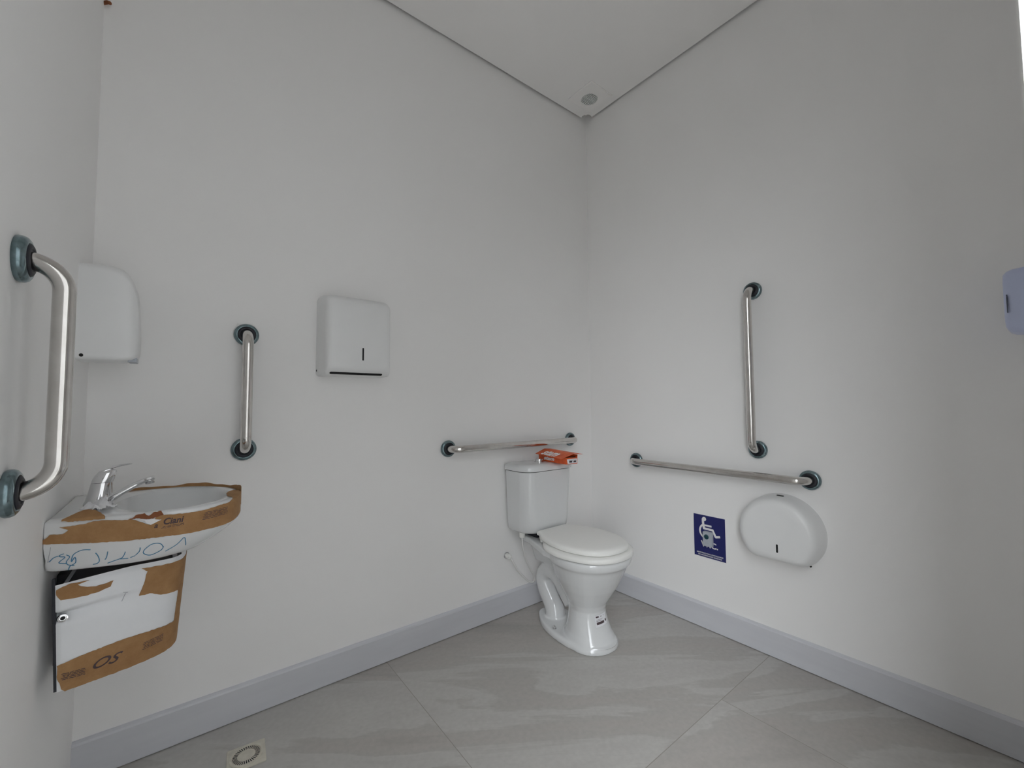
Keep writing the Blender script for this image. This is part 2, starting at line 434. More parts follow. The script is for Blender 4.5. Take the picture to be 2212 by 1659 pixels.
# ================================================================== ceiling extractor, drain, cable
o = thing('exhaust_vent', 'square white extractor grille set in the ceiling near the corner', 'vent', (-.157,-.172,H))
cx, cy, rg = -.150, -.160, .047
bm = bmesh.new(); n = 48
sq = []
for i in range(n):
    a = 2*PI*i/n; m = max(abs(math.cos(a)), abs(math.sin(a))); sq.append((-.157+.0885*math.cos(a)/m, -.172+.0885*math.sin(a)/m))
ci = [(cx+rg*math.cos(2*PI*i/n), cy+rg*math.sin(2*PI*i/n)) for i in range(n)]
loft(bm, [[(x,y,H-.0002) for x,y in sq],[(x,y,H-.006) for x,y in sq],[(-.157+(x+.157)*.97,-.172+(y+.172)*.97,H-.0085) for x,y in sq],[(cx+(x-cx)*1.10,cy+(y-cy)*1.10,H-.0095) for x,y in ci],[(x,y,H-.008) for x,y in ci],[(x,y,H-.0002) for x,y in ci]], (False,False))
obj('frame', bm, M['vent'], o, angle=30)
bm = bmesh.new(); lathe(bm, (cx,cy,H-.0022), (0,0,1), [(rg,0),(rg,.0018)], 40); obj('duct', bm, M['dark'], o, label='dark opening behind the slats')
for k in range(11):
    y = cy-rg+.004+k*.0086; q = math.sqrt(max(0, rg*rg-(y-cy)**2))
    if q > .006: obj('slat', bx((cx-q,y-.0019,H-.0078),(cx+q,y+.0019,H-.0024)), M['plastic'], o, smooth=False)

o = thing('floor_drain', 'square ivory floor drain with a slotted round grate, below the basin', 'drain', (-1.795,-.2,0))
Rz = Matrix.Translation((-1.795,-.2,0)) @ Matrix.Rotation(math.radians(-5),4,'Z')
bm = bmesh.new(); pl = rrect(-.05,.05,-.05,.05,.003)
ring = [(math.cos(2*PI*i/28), math.sin(2*PI*i/28)) for i in range(28)]
loft(bm, [[Rz@Vector((x,y,.0005)) for x,y in pl],[Rz@Vector((x,y,.003)) for x,y in pl],[Rz@Vector((x*.96,y*.96,.004)) for x,y in pl]])
obj('plate', bm, M['drain'], o, angle=30)
bm = bmesh.new(); lathe(bm, (-1.795,-.2,.0035), (0,0,1), [(.0435,0),(.044,.0025),(.042,.0035),(.0385,.0035),(.037,.0015),(.037,0)], 48, (False,False))
obj('rim', bm, M['drain'], o)
bm = bmesh.new(); lathe(bm, (-1.795,-.2,.0036), (0,0,1), [(.037,0),(.036,.0016),(.0001,.0022)], 48); gr = obj('grate', bm, M['drain'], o)
bm = bmesh.new()
for k in range(36):
    m = Rz @ Matrix.Rotation(2*PI*k/36,4,'Z')
    q = [m@Vector(p) for p in ((.0235,-.0007,.0059),(.0355,-.0014,.0056),(.0355,.0014,.0056),(.0235,.0007,.0059))]
    loft(bm, [[v-Vector((0,0,.0012)) for v in q], q])
obj('slots', bm, M['dark'], gr, smooth=False)

bm = bmesh.new(); tube(bm, [(-2.198,-.002,2.295),(-2.186,-.014,2.296),(-2.180,-.020,2.292)], .005, 10)
props(obj('cable_end', bm, M['cardred']), 'dark cable end poking out of the corner at the upper left', 'cable')

# ================================================================== sign and call button
# local frame: u runs along the wall to the photo's right, v up
SU = lambda d: (lambda u,v: Vector((-d,-.6485-u,.329+v)))
o = thing('toilet_sign', 'blue wheelchair sign reading W.C. on the right wall below the rails', 'sign', (0,-.724,.329))
bm = bmesh.new(); box(bm, (-.0012,-.7998,.3278), (0,-.6472,.5262)); obj('backing', bm, M['white'], o, smooth=False, label='thin white edge of the sign')
bm = bmesh.new(); box(bm, (-.0018,-.7985,.329), (-.0008,-.6485,.525)); obj('panel', bm, M['blue'], o, smooth=False)
bm = bmesh.new(); pl = SU(.0023)
c = [(.0525+.0098*math.cos(2*PI*i/24), .1785+.0098*math.sin(2*PI*i/24)) for i in range(24)]
bm.faces.new([bm.verts.new(pl(*q)) for q in c])
ribbon(bm, [(.0470,.180),(.0462,.172),(.0468,.160),(.0482,.148),(.0510,.1335)], .0112, SU(.00232))
ribbon(bm, [(.0480,.1490),(.0875,.1500)], .0085, SU(.00234))
ribbon(bm, [(.0470,.1346),(.0926,.1336),(.1062,.1040)], .0100, SU(.00236))
ribbon(bm, [(.1035,.1045),(.1265,.1105)], .0095, SU(.00238))
a = [(.068+.0375*math.cos(math.radians(q)), .122+.0355*math.sin(math.radians(q))) for q in range(128, 262, 8)]
ribbon(bm, a, .0085, SU(.0023))
obj('wheelchair_symbol', bm, M['white'], o, smooth=False, label='white wheelchair user symbol')
bm = bmesh.new(); text_on(bm, 'W.C.', .037, lambda x,y: SU(.0023)(.0755+x, .060+y), bold=.0011)
obj('lettering', bm, M['white'], o, smooth=False, label='white letters W.C.')
bm = bmesh.new(); text_on(bm, 'SANITÁRIO PARA PORTADORES', .0094, lambda x,y: SU(.0023)(.0752+x*.93, .0176+y*.85), bold=.0002)
text_on(bm, 'DE NECESSIDADES ESPECIAIS', .0094, lambda x,y: SU(.0023)(.0752+x*.93, .0080+y*.85), bold=.0002)
obj('small_lettering', bm, M['white'], o, smooth=False)
o = thing('call_button', 'small grey call box with a dark round button, fixed over the blue sign', 'call button', (0,-.709,.386))
bm = bmesh.new(); R = (.003,)*4
obj('housing', build_rings([(.0018,-.7430,-.6995,.386,.4535,R),(.018,-.7425,-.700,.3865,.453,R),(.0205,-.7405,-.702,.3885,.451,R)], lambda d,u,v: Vector((-d,u,v))), M['grey'], o)
bm = bmesh.new(); lathe(bm, (-.0203,-.7195,.4315), (-1,0,0), [(.0112,0),(.0112,.002),(.009,.0035),(.0001,.0038)], 32); obj('push_button', bm, M['teal'], o, label='dark teal round button')
bm = bmesh.new(); ribbon(bm, [(-.0085+i*.0017, -.00022*(i-5)**2*.35) for i in range(11)], .0012, lambda x,y: Vector((-.0208,-.7215-x,.4035+y)))
obj('arc_mark', bm, M['pencil'], o, smooth=False)

# ================================================================== toilet
TX = -.508
o = thing('toilet', 'white close-coupled toilet with its lid down in the corner', 'toilet', (TX,-.36,0))
def egg(yF, yB, a, n=44, p=.56, e=1.0):
    """plan outline: widest at fraction p from the back, round front, fuller back"""
    ym = yB + (yF-yB)*p; out = []
    for i in range(n):
        q = 2*PI*i/n; s, c = math.sin(q), math.cos(q)
        x = TX + a*math.copysign(abs(s)**e, s)
        y = ym + (c*(yB-ym) if c > 0 else -c*(yF-ym))
        out.append((x, y))
    return out
PED = [(.0,-.549,-.290,.119),(.014,-.548,-.290,.1185),(.03,-.535,-.300,.108),(.055,-.519,-.310,.097),(.09,-.503,-.318,.088),(.125,-.493,-.322,.082),(.150,-.490,-.322,.081),(.175,-.498,-.318,.089),(.21,-.520,-.305,.110),(.25,-.545,-.285,.131),(.29,-.566,-.258,.148),(.325,-.583,-.245,.160),(.345,-.592,-.238,.166),(.355,-.598,-.233,.170),(.365,-.608,-.226,.178),(.380,-.612,-.222,.181),(.392,-.612,-.222,.181),(.399,-.606,-.228,.176)]
def ped(zz):
    for a, b in zip(PED, PED[1:]):
        if zz <= b[0]:
            f = (zz-a[0])/(b[0]-a[0]); return [p+(q-p)*f for p, q in zip(a, b)]
    return list(PED[-1])
bm = bmesh.new()
loft(bm, [[(x,y,z) for x,y in egg(f,b,a)] for z,f,b,a in PED])
# foot plate reaching back
loft(bm, [[(x,y,z) for x,y in egg(-.545-k,-.118+k,.124-k, p=.62)] for z,k in ((0,0),(.014,.0),(.024,.004),(.028,.012))])
# trapway: leaves the bowl low, arches over and drops to the foot
tr = [(TX,-.325,.13),(TX,-.285,.172),(TX,-.245,.215),(TX,-.200,.238),(TX,-.152,.230),(TX,-.126,.192),(TX,-.138,.142),(TX,-.170,.095),(TX,-.198,.055),(TX,-.205,.010)]
P2 = []
for i in range(41):
    q = i/40*(len(tr)-1); k = min(int(q), len(tr)-2); f = q-k
    p0,p1,p2,p3 = (Vector(tr[max(0,min(len(tr)-1,j))]) for j in (k-1,k,k+1,k+2))
    P2.append(.5*((2*p1)+(p2-p0)*f+(2*p0-5*p1+4*p2-p3)*f*f+(3*p1-p0-3*p2+p3)*f**3))
tube(bm, P2, [.043 if i < 32 else .043+.0012*(i-32) for i in range(41)], 24)
# deck carrying the cistern
loft(bm, [[(x,y,z) for x,y in [(TX-.085,-.035),(TX-.097,-.12),(TX-.126,-.20),(TX-.158,-.29),(TX-.16,-.36),(TX+.16,-.36),(TX+.158,-.29),(TX+.126,-.20),(TX+.097,-.12),(TX+.085,-.035)]] for z in (.368,.398)])
loft(bm, [[(x,y,z) for x,y in rrect(TX-w,TX+w,y0,-.07,.03)] for z,w,y0 in ((.27,.030,-.30),(.33,.050,-.31),(.385,.085,-.32))])
bowl = obj('bowl', bm, M['ceramic'], o)
rm = bowl.modifiers.new('fuse', 'REMESH'); rm.mode = 'VOXEL'; rm.voxel_size = .003; rm.use_smooth_shade = True
sm = bowl.modifiers.new('soften', 'SMOOTH'); sm.factor = .5; sm.iterations = 14
# cistern
def tank(hw, yF, yB=-.018, r=.062, rb=.012):
    return rrect(TX-hw, TX+hw, yF, yB, [rb, rb, r, r], 10)
def bow(pl, yF, amt):
    return [(x, y - amt*max(0, 1-((x-TX)/.17)**2)*max(0,min(1,(y+.10)/(yF+.10)))) for x, y in pl]
bm = bmesh.new()
loft(bm, [[(x,y,z) for x,y in bow(tank(hw,yF), yF, .012)] for z,hw,yF in ((.425,.128,-.145),(.428,.142,-.160),(.440,.151,-.169),(.47,.155,-.172),(.60,.161,-.178),(.727,.166,-.182))])
tk = obj('cistern', bm, M['ceramic'], o)
bm = bmesh.new()
loft(bm, [[(x,y,z) for x,y in bow(tank(hw,yF,yB), yF, .014)] for z,hw,yF,yB in ((.7295,.166,-.181,-.017),(.731,.1715,-.188,-.015),(.748,.1720,-.189,-.015),(.754,.1695,-.186,-.016),(.7605,.160,-.175,-.022),(.764,.150,-.163,-.030),(.765,.138,-.150,-.038))])
ld = obj('cistern_lid', bm, M['ceramic'], o)
bm = bmesh.new(); lathe(bm, (-.524,-.112,.764), (0,0,1), [(.026,0),(.0265,.002),(.0245,.0032),(.0185,.0034),(.0182,.014),(.0165,.0160),(.0001,.0166)], 36)
obj('flush_button', bm, M['chrome'], ld, label='round chrome flush button')
bm = bmesh.new(); box(bm, (TX-.07,-.15,.396),(TX+.07,-.05,.428), .006); obj('seal', bm, M['rubber_and_shade'], o, label='dark seal under the cistern')
# seat ring and lid
def seat_plan(k=0, back=0):
    pts = [(-.092,-.213),(-.098,-.235),(-.135,-.272),(-.168,-.33),(-.183,-.40),(-.184,-.46),(-.170,-.53),(-.138,-.60),(-.085,-.648),(-.03,-.666)]
    full = pts + [(-x,y) for x,y in pts[::-1]]
    cy = -.44; out = []
    for x,y in full:
        L = math.hypot(x, y-cy); out.append((TX + x*1.02*(1-k/L), -.213 + (cy + (y-cy)*(1-k/L) + .213)*.895))
    return out
def closed(pts, n=90):
    m = len(pts); out = []
    for i in range(n):
        q = i/n*m; k = int(q); f = q-k; p0,p1,p2,p3 = (pts[(k+j)%m] for j in (-1,0,1,2))
        out.append(tuple(.5*((2*b)+(c-a)*f+(2*a-5*b+4*c-d)*f*f+(3*b-a-3*c+d)*f**3) for a,b,c,d in zip(p0,p1,p2,p3)))
    return out
bm = bmesh.new()
loft(bm, [[(x,y,z) for x,y in closed(seat_plan(k))] for z,k in ((.4030,.0035),(.4037,.0015),(.409,0),(.418,.002),(.4235,.008),(.4255,.018),(.4255,.05))])
obj('seat', bm, M['seat'], o, angle=50)
def lid_plan(k=0):
    pts = [(-.088,-.186),(-.101,-.191),(-.110,-.209),(-.122,-.232),(-.142,-.272),(-.160,-.33),(-.170,-.40),(-.170,-.46),(-.156,-.53),(-.124,-.595),(-.075,-.636),(-.025,-.650)]
    full = pts + [(-x,y) for x,y in pts[::-1]]; cy = -.42; out = []
    for x,y in full:
        L = math.hypot(x, y-cy); out.append((TX + x*.965*(1-k/L), -.176 + (cy + (y-cy)*(1-k/L) + .176)*.89))
    return out
bm = bmesh.new()
loft(bm, [[(x,y,z) for x,y in closed(lid_plan(k))] for z,k in ((.4280,.0035),(.4288,.0015),(.436,0),(.444,.003),(.4490,.010),(.4520,.024),(.4540,.05),(.4555,.09),(.4560,.14))])
obj('seat_lid', bm, M['seat'], o, angle=50)
for s in (-1, 1):
    bm = bmesh.new(); tube(bm, [(TX+s*.092,-.204,.417),(TX+s*.062,-.204,.417)], .0115, 18); obj('hinge', bm, M['seat'], o)
bm = bmesh.new(); lathe(bm, (-.598,-.290,.0260), (-.12,0,1), [(.010,0),(.010,.004),(.0065,.005),(.0065,.012),(.004,.0145),(.0001,.015)], 12); obj('floor_bolt', bm, M['chrome'], o, label='metal bolt through the foot')
def ped_surf(s, v):
    z, f, b, a = ped(v); ym = b+(f-b)*.56; q = s*2*PI
    return (TX - a*math.sin(q), ym - math.cos(q)*(ym-f), v)
PC = (TX,-.40,.12)
bm = bmesh.new(); patch(bm, ped_surf, [(.072,.095),(-.048,.099),(-.048,.143),(.074,.140)], .5, 1, .0026, PC, .008, .0005, 0, hv=.006)
def ped_surf2(s, v): return ped_surf(s, v)
stk = obj('sticker', bm, M['label'], bowl, label='white label with printed lines')
bm = bmesh.new()
for poly in ([(.062,.104),(-.014,.106),(-.014,.1155),(.062,.1135)], [(.062,.117),(.010,.118),(.010,.1195),(.062,.1185)], [(.062,.122),(-.002,.1235),(-.002,.1245),(.062,.123)], [(.064,.131),(.036,.1315),(.036,.1375),(.064,.137)], [(.018,.133),(.008,.133),(.008,.136),(.018,.136)], [(-.004,.133),(-.016,.1335),(-.016,.138),(-.004,.1375)], [(-.028,.108),(-.044,.109),(-.044,.118),(-.028,.117)]):
    patch(bm, ped_surf, poly, .5, 1, .0034, PC, .006, .0003, 0, hv=.006)
obj('printed_lines', bm, M['print'], stk, smooth=False)

# flexible water pipe
o = thing('water_hose', 'thin white flexible water hose looping from the wall outlet up to the cistern', 'water hose', (-.62,-.05,.16))
def cat(pts, n=60):
    out = []; m = len(pts)
    for i in range(n):
        q = i/(n-1)*(m-1); k = min(int(q), m-2); f = q-k
        p0,p1,p2,p3 = (Vector(pts[max(0,min(m-1,j))]) for j in (k-1,k,k+1,k+2))
        out.append(.5*((2*p1)+(p2-p0)*f+(2*p0-5*p1+4*p2-p3)*f*f+(3*p1-p0-3*p2+p3)*f**3))
    return out
bm = bmesh.new(); tube(bm, cat([(-.647,-.030,.284),(-.642,-.045,.262),(-.622,-.055,.222),(-.588,-.06,.184),(-.560,-.06,.158),(-.535,-.062,.146),(-.522,-.066,.160),(-.534,-.068,.190),(-.556,-.07,.222),(-.585,-.074,.275),(-.610,-.08,.345),(-.618,-.085,.398)]), .0048, 12)
obj('hose', bm, M['hose'], o)
bm = bmesh.new(); lathe(bm, (-.654,-.0003,.291), (0,-1,0), [(.0165,0),(.0165,.003),(.012,.004)], 24); obj('wall_rosette', bm, M['chrome'], o, label='small chrome ring at the wall')
bm = bmesh.new(); lathe(bm, (-.654,0,.291), (.12,-1,-.1), [(.0115,.002),(.0125,.006),(.0125,.026),(.009,.030),(.007,.036)], 12); obj('wall_nut', bm, M['seat'], o)
bm = bmesh.new(); lathe(bm, (-.619,-.0855,.392), (.03,.02,1), [(.0075,0),(.0135,.003),(.0150,.024),(.0135,.036),(.009,.0375)], 16); obj('cistern_nut', bm, M['seat'], o)

# ================================================================== orange carton on the cistern
o = thing('orange_carton', 'small open orange carton with white lettering lying on the cistern lid', 'carton', (-.463,-.18,.7655))
A = math.radians(-4)
def CT(x, y, z):     # x across, y along towards the room, z up; a slightly turned box
    return Vector((-.460 + x*math.cos(A) - (-y)*math.sin(A), -.180 + x*math.sin(A) + (-y)*math.cos(A), .7658+z))
w, l, h = .036, .108, .033
def sheet(bm, pts, n, th=.0009):
    n = Vector(n)*th; p = [Vector(q) for q in pts]
    return loft(bm, [p, [q+n for q in p]])
bm = bmesh.new()
sheet(bm, [CT(-w,-l,0),CT(w,-l,0),CT(w,l,0),CT(-w,l,0)], (0,0,1))
sheet(bm, [CT(-w,-l,0),CT(-w,l,0),CT(-w-.002,l,h),CT(-w-.002,-l,h)], (1,0,0))
sheet(bm, [CT(w,-l,0),CT(w,l,0),CT(w+.004,l-.002,h+.010),CT(w+.004,-l,h+.010)], (-1,0,0))
sheet(bm, [CT(-w,-l,0),CT(w,-l,0),CT(w,-l,h+.005),CT(-w,-l,h)], (0,-1,0))
obj('body', bm, M['orange'], o, smooth=False)
bm = bmesh.new(); sheet(bm, [CT(-w+.001,l,0),CT(w-.001,l+.002,0),CT(w,l+.001,h-.003),CT(-w,l-.003,h-.001)], (0,1,0)); ef = obj('end_flap', bm, M['orange'], o, smooth=False)
bm = bmesh.new(); sheet(bm, [CT(-w+.007,l+.0020,.003),CT(w-.004,l+.0035,.004),CT(w-.006,l+.0030,.0255),CT(-w+.004,l+.0006,.0245)], (0,-1,0), .0004); st = obj('barcode_label', bm, M['label'], ef, smooth=False, label='white label on the open end')
bm = bmesh.new()
for x0,x1,z0,z1 in ((.006,.024,.008,.013),(.010,.025,.0125,.0155),(-.020,-.002,.008,.016),(-.020,.022,.0185,.0200)):
    sheet(bm, [CT(x0,l+.0042,z0),CT(x1,l+.0046,z0),CT(x1,l+.0042,z1),CT(x0,l+.0036,z1)], (0,-1,0), .0002)
obj('printed_lines', bm, M['print'], st, smooth=False)
# raised lid: a folded panel sticking out beyond the body
L0, L1, R0, R1 = CT(-w-.020,-l-.004,h+.002), CT(-w-.022,l-.012,h-.006), CT(w+.006,-l-.004,h+.022), CT(w+.008,l+.030,h+.015)
mid0, mid1 = L0.lerp(R0,.62)+Vector((0,0,.010)), L1.lerp(R1,.60)+Vector((0,0,.011))
bm = bmesh.new()
a = [[L0, mid0, R0], [L1, mid1, R1]]
v = [[bm.verts.new(q) for q in r] for r in a]; v2 = [[bm.verts.new(q-Vector((0,0,.001))) for q in r] for r in a]
for i in range(2):
    bm.faces.new((v[0][i],v[0][i+1],v[1][i+1],v[1][i])); bm.faces.new((v2[0][i],v2[1][i],v2[1][i+1],v2[0][i+1]))
for s in (0,1):
    for i in range(2): bm.faces.new((v[s][i],v[s][i+1],v2[s][i+1],v2[s][i]))
for i in (0,2): bm.faces.new((v[0][i],v[1][i],v2[1][i],v2[0][i]))
lidf = obj('lid_flap', bm, M['orange'], o, smooth=False)
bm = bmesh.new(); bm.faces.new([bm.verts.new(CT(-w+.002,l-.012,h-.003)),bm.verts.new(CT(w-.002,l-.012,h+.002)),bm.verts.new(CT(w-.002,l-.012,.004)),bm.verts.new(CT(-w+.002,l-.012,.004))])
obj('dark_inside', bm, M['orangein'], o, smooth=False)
nf = (mid0-L0).cross(L1-L0).normalized(); nf = nf if nf.z > 0 else -nf
def on_flap(x, y):   # x along the flap, y from the free edge up to the fold
    fx = .5 + x/.215; fy = .5 + y/.058
    return (L0.lerp(L1, fx)).lerp(mid0.lerp(mid1, fx), fy) + nf*.0012
bm = bmesh.new(); text_on(bm, 'stam', .060, lambda x,y: on_flap(x*1.0-.012, y*1.05-.004), shear=.25, bold=.0022); obj('lettering', bm, M['white'], lidf, smooth=False, label='white slanted letters stam')
bm = bmesh.new(); text_on(bm, 'stam', .034, lambda x,y: CT(-w-.0026, x*1.25-.022, .0165+y*.72), shear=.2, bold=.0016); obj('lettering', bm, M['white'], o, smooth=False, label='white letters on the side')

# ================================================================== basin
o = thing('washbasin', 'small white wall basin with its rim wrapped in torn brown cardboard', 'washbasin', (XL,-.29,.71))
BCT = (BC[0], BC[1], .77)
bm = bmesh.new()
NR = 96
def polar(outline, n=NR, c=BC):
    """sample a closed outline at equal angles round c"""
    res = []; P = outline + [outline[0]]
    for i in range(n):
        a = 2*PI*i/n; d = Vector((math.cos(a), math.sin(a))); best = 0
        for p, q in zip(P, P[1:]):
            e = Vector(q)-Vector(p); den = d.x*e.y-d.y*e.x
            if abs(den) < 1e-12: continue
            w_ = Vector(p)-Vector(c); t_ = (w_.x*e.y-w_.y*e.x)/den; u_ = (w_.x*d.y-w_.y*d.x)/den
            if t_ > 0 and -1e-6 <= u_ <= 1+1e-6: best = max(best, t_)
        res.append((c[0]+d.x*best, c[1]+d.y*best))
    return res
def basin_ring(z, k=0):
    a, b = basin_scale(z); pl = [(-2.2+(x+2.2)*a, BC[1]+(y-BC[1])*b) for x,y in BASIN]
    r = polar([(XL+.001, pl[0][1])] + pl[1:-1] + [(XL+.001, pl[-1][1])])
    if k: r = [(x+(BC[0]-x)*k/math.dist((x,y),BC), y+(BC[1]-y)*k/math.dist((x,y),BC)) for x,y in r]
    return [(x,y,z) for x,y in r]
rings = [basin_ring(.709,.03), basin_ring(.710,.008), basin_ring(.714,.002)] + [basin_ring(z) for z in (.722,.732,.742,.752,.765,.79,.812)] + [basin_ring(.8175,.0015), basin_ring(.820,.006)]
bc = (-1.980,-.306)
def bowl_ring(k, z):
    out = []
    for i in range(NR):
        a = 2*PI*i/NR; x = bc[0]+(.118 if math.cos(a) < 0 else .112)*k*math.cos(a); y = bc[1]+.160*k*math.sin(a); out.append((x,y,z))
    return out
rings += [[tuple(Vector(p).lerp(Vector(q), .85)) for p, q in zip(basin_ring(.820,.006), bowl_ring(1.05,.8195))]]
rings += [bowl_ring(1.0,.817), bowl_ring(.95,.805), bowl_ring(.88,.785), bowl_ring(.75,.76), bowl_ring(.5,.745), bowl_ring(.15,.741)]
loft(bm, rings)
basin = obj('basin', bm, M['ceramic'], o, angle=50)
# cardboard round the rim
BAND_UP = [(0.3287, 0.104), (0.3026, 0.1), (0.2643, 0.099), (0.2087, 0.102), (0.2017, 0.097), (0.193, 0.083), (0.1704, 0.094), (0.1565, 0.102), (0.1513, 0.099), (0.1148, 0.103), (0.0904, 0.103), (0.0783, 0.099), (0.0591, 0.097), (0.033, 0.096), (0.0487, 0.089), (0.0435, 0.084), (0.0383, 0.081), (0.0243, 0.082), (0.0174, 0.082), (0.0122, 0.076), (0.0052, 0.072)]
ks = 1.02
tip = [(.395,.118),(.420,.136),(.455,.142),(.492,.138),(.515,.125),(.515,.060)]
low = [(.0052,.064),(.0835,.058),(.1496,.0545),(.2174,.0535),(.2661,.0525),(.32,.053),(.3704,.056),(.4035,.0585),(.44,.060),(.48,.060)]
poly = low + [(.515,.060)] + tip[::-1][1:] + [(.36,.106)] + BAND_UP
bm = bmesh.new(); patch(bm, basin_surf, poly, ks, 1, .0006, BCT, .007, .0012, .0006, hv=.004)
wr = obj('cardboard_wrap', bm, M['card'], o, angle=60, label='brown cardboard band wrapped round the rim')
# the far run of the band stands a little above the rim
bm = bmesh.new(); up = []; dn = []
N_ = 60
for i in range(N_+1):
    s = .50 + .385*i/N_; x, y = lin(BASIN, s); L_ = math.dist((x,y), BC); k = 1+.0022/L_
    px, py = BC[0]+(x-BC[0])*k, BC[1]+(y-BC[1])*k
    hh = .0068 + .0026*math.sin(i*.23+.6) + .0010*math.sin(i*.71) - .006*max(0,(i-50)/10)
    if i < 8: hh += .002
    up.append((px,py,.820+hh)); dn.append((px,py,.782+.002*math.sin(i*.9)))
def wallstrip(bm, up, dn, th=.0014):
    rr = []
    for u_, d_ in zip(up, dn):
        n_ = Vector((u_[0]-BC[0], u_[1]-BC[1], 0)).normalized()*th
        rr.append([Vector(d_), Vector(u_), Vector(u_)+n_, Vector(d_)+n_])
    return loft(bm, rr)
wallstrip(bm, up, dn)
obj('cardboard_strip', bm, M['card'], o, label='brown cardboard edge along the far side')
bm = bmesh.new(); patch(bm, lambda s_,v_: tuple(Vector(basin_surf(s_, v_)) + Vector((0,0,max(0,v_-.110)*.55))), [(.036,.1105),(.044,.121),(.056,.133),(.066,.134),(.080,.131),(.098,.122),(.111,.1108),(.111,.106),(.080,.1062),(.056,.1055),(.036,.1075)], ks, 1, .0009, BCT, .006, .0010, .0008, hv=.004)
obj('cardboard_scrap', bm, M['card'], o, label='torn scrap of brown cardboard near the faucet')
bm = bmesh.new(); patch(bm, basin_surf, [(.155,.100),(.168,.108),(.182,.109),(.190,.104),(.198,.109),(.212,.110),(.217,.103),(.207,.100),(.198,.097),(.186,.097),(.170,.101)], ks, 1, .0026, BCT, .005, .0010, .0008, hv=.004)
obj('torn_edge', bm, M['cardred'], wr, label='curled reddish tear in the band')
bm = bmesh.new(); patch(bm, basin_surf, [(.171,.100),(.184,.0965),(.196,.096),(.206,.0935),(.213,.0925),(.203,.0875),(.194,.083),(.186,.088),(.183,.0945)], ks, 1, .0021, BCT, .005, .0006, .0006, hv=.004)
obj('torn_paper', bm, M['paper'], wr, label='white paper showing in the tear')
# handwriting in blue marker on the white film under the band
STROKES = [[(0.2939, 0.022), (0.2783, 0.033), (0.2643, 0.043), (0.2643, 0.028), (0.2557, 0.017)], [(0.2365, 0.029), (0.2243, 0.037), (0.2122, 0.04), (0.2035, 0.038), (0.2, 0.028), (0.207, 0.02), (0.2278, 0.014), (0.24, 0.021), (0.2365, 0.03)], [(0.1913, 0.019), (0.1913, 0.027), (0.1861, 0.035)], [(0.1913, 0.018), (0.1843, 0.015)], [(0.1617, 0.03), (0.1652, 0.02), (0.1635, 0.016), (0.1513, 0.012), (0.1426, 0.009)], [(0.1635, 0.015), (0.1809, 0.014)], [(0.1252, 0.035), (0.1304, 0.022), (0.1304, 0.018)], [(0.1026, 0.035), (0.1113, 0.027), (0.12, 0.016), (0.1183, 0.011), (0.1113, 0.01)], [(0.0904, 0.043), (0.0748, 0.044), (0.0626, 0.037), (0.0609, 0.027), (0.0626, 0.021), (0.0661, 0.03), (0.0713, 0.018), (0.0626, 0.011), (0.0626, 0.003)], [(0.0487, 0.037), (0.0557, 0.032), (0.0522, 0.022), (0.0574, 0.015), (0.0713, 0.012)], [(0.0435, 0.04), (0.0365, 0.037), (0.0383, 0.034), (0.047, 0.032), (0.0383, 0.023), (0.04, 0.02), (0.0539, 0.018)], [(0.0348, 0.036), (0.0261, 0.033), (0.0191, 0.025)]]
def surf_tube(bm, S, pts, r, off, ctr, ks, hv=.004):
    P_ = [Vector((a*ks, b, 0)) for a, b in pts]
    P_ = cat(P_, max(6, 5*len(P_))) if len(P_) > 2 else P_
    tube(bm, [on_surf(S, p.x/ks, p.y, off, ctr, hv) for p in P_], r, 6)
bm = bmesh.new()
for s in STROKES: surf_tube(bm, basin_surf, s, .00085, .0002, BCT, ks)
obj('handwriting', bm, M['ink'], o, label='blue marker handwriting upside down')
bm = bmesh.new(); surf_tube(bm, basin_surf, [(.0191,.056),(.0183,.047),(.0174,.038),(.0157,.024)], .0005, .0001, BCT, ks); surf_tube(bm, basin_surf, [(.0157,.024),(.0261,.033)], .0005, .0001, BCT, ks)
obj('pencil_mark', bm, M['pencil'], o)
bm = bmesh.new()
text_on(bm, 'Ciani', .0195, lambda x,y: on_surf(basin_surf, .2345+x*.95/ks, .0865+y+.012*x, .0024, BCT, .004), shear=.22, bold=.0006)
text_on(bm, 'a', .015, lambda x,y: on_surf(basin_surf, .203+x/ks, .080+y, .0024, BCT, .004), shear=.3, bold=.0004)
obj('printed_lettering', bm, M['print'], wr, smooth=False, label='dark printed letters')
bm = bmesh.new(); random.seed(3)
def smudge(bm, S, s0, s1, v0, v1, nl, off, ctr, ks, kv, slope=0, hv=.004, w=.0011):
    for j in range(nl):
        v = v0+(v1-v0)*(j+.5)/nl; s = s0+random.uniform(0,.1)*(s1-s0)
        while s < s1:
            ln = random.uniform(.10,.30)*(s1-s0); e = min(s+ln, s1)
            q = [(s+(e-s)*i/4, v+slope*(s+(e-s)*i/4-s0)+random.uniform(-.0006,.0006)/kv) for i in range(5)]
            ribbon(bm, [(a*ks,b*kv) for a,b in q], w, lambda x,y: on_surf(S, x/ks, y/kv, off, ctr, hv))
            s = e+random.uniform(.02,.06)*(s1-s0)
smudge(bm, basin_surf, .212, .256, .0715, .0765, 2, .0024, BCT, ks, 1, .05)
obj('printed_lines', bm, M['print'], wr, smooth=False)
bm = bmesh.new()
smudge(bm, basin_surf, .292, .352, .076, .094, 6, .0024, BCT, ks, 1, .06)
obj('printed_lines', bm, M['print'], wr, smooth=False)

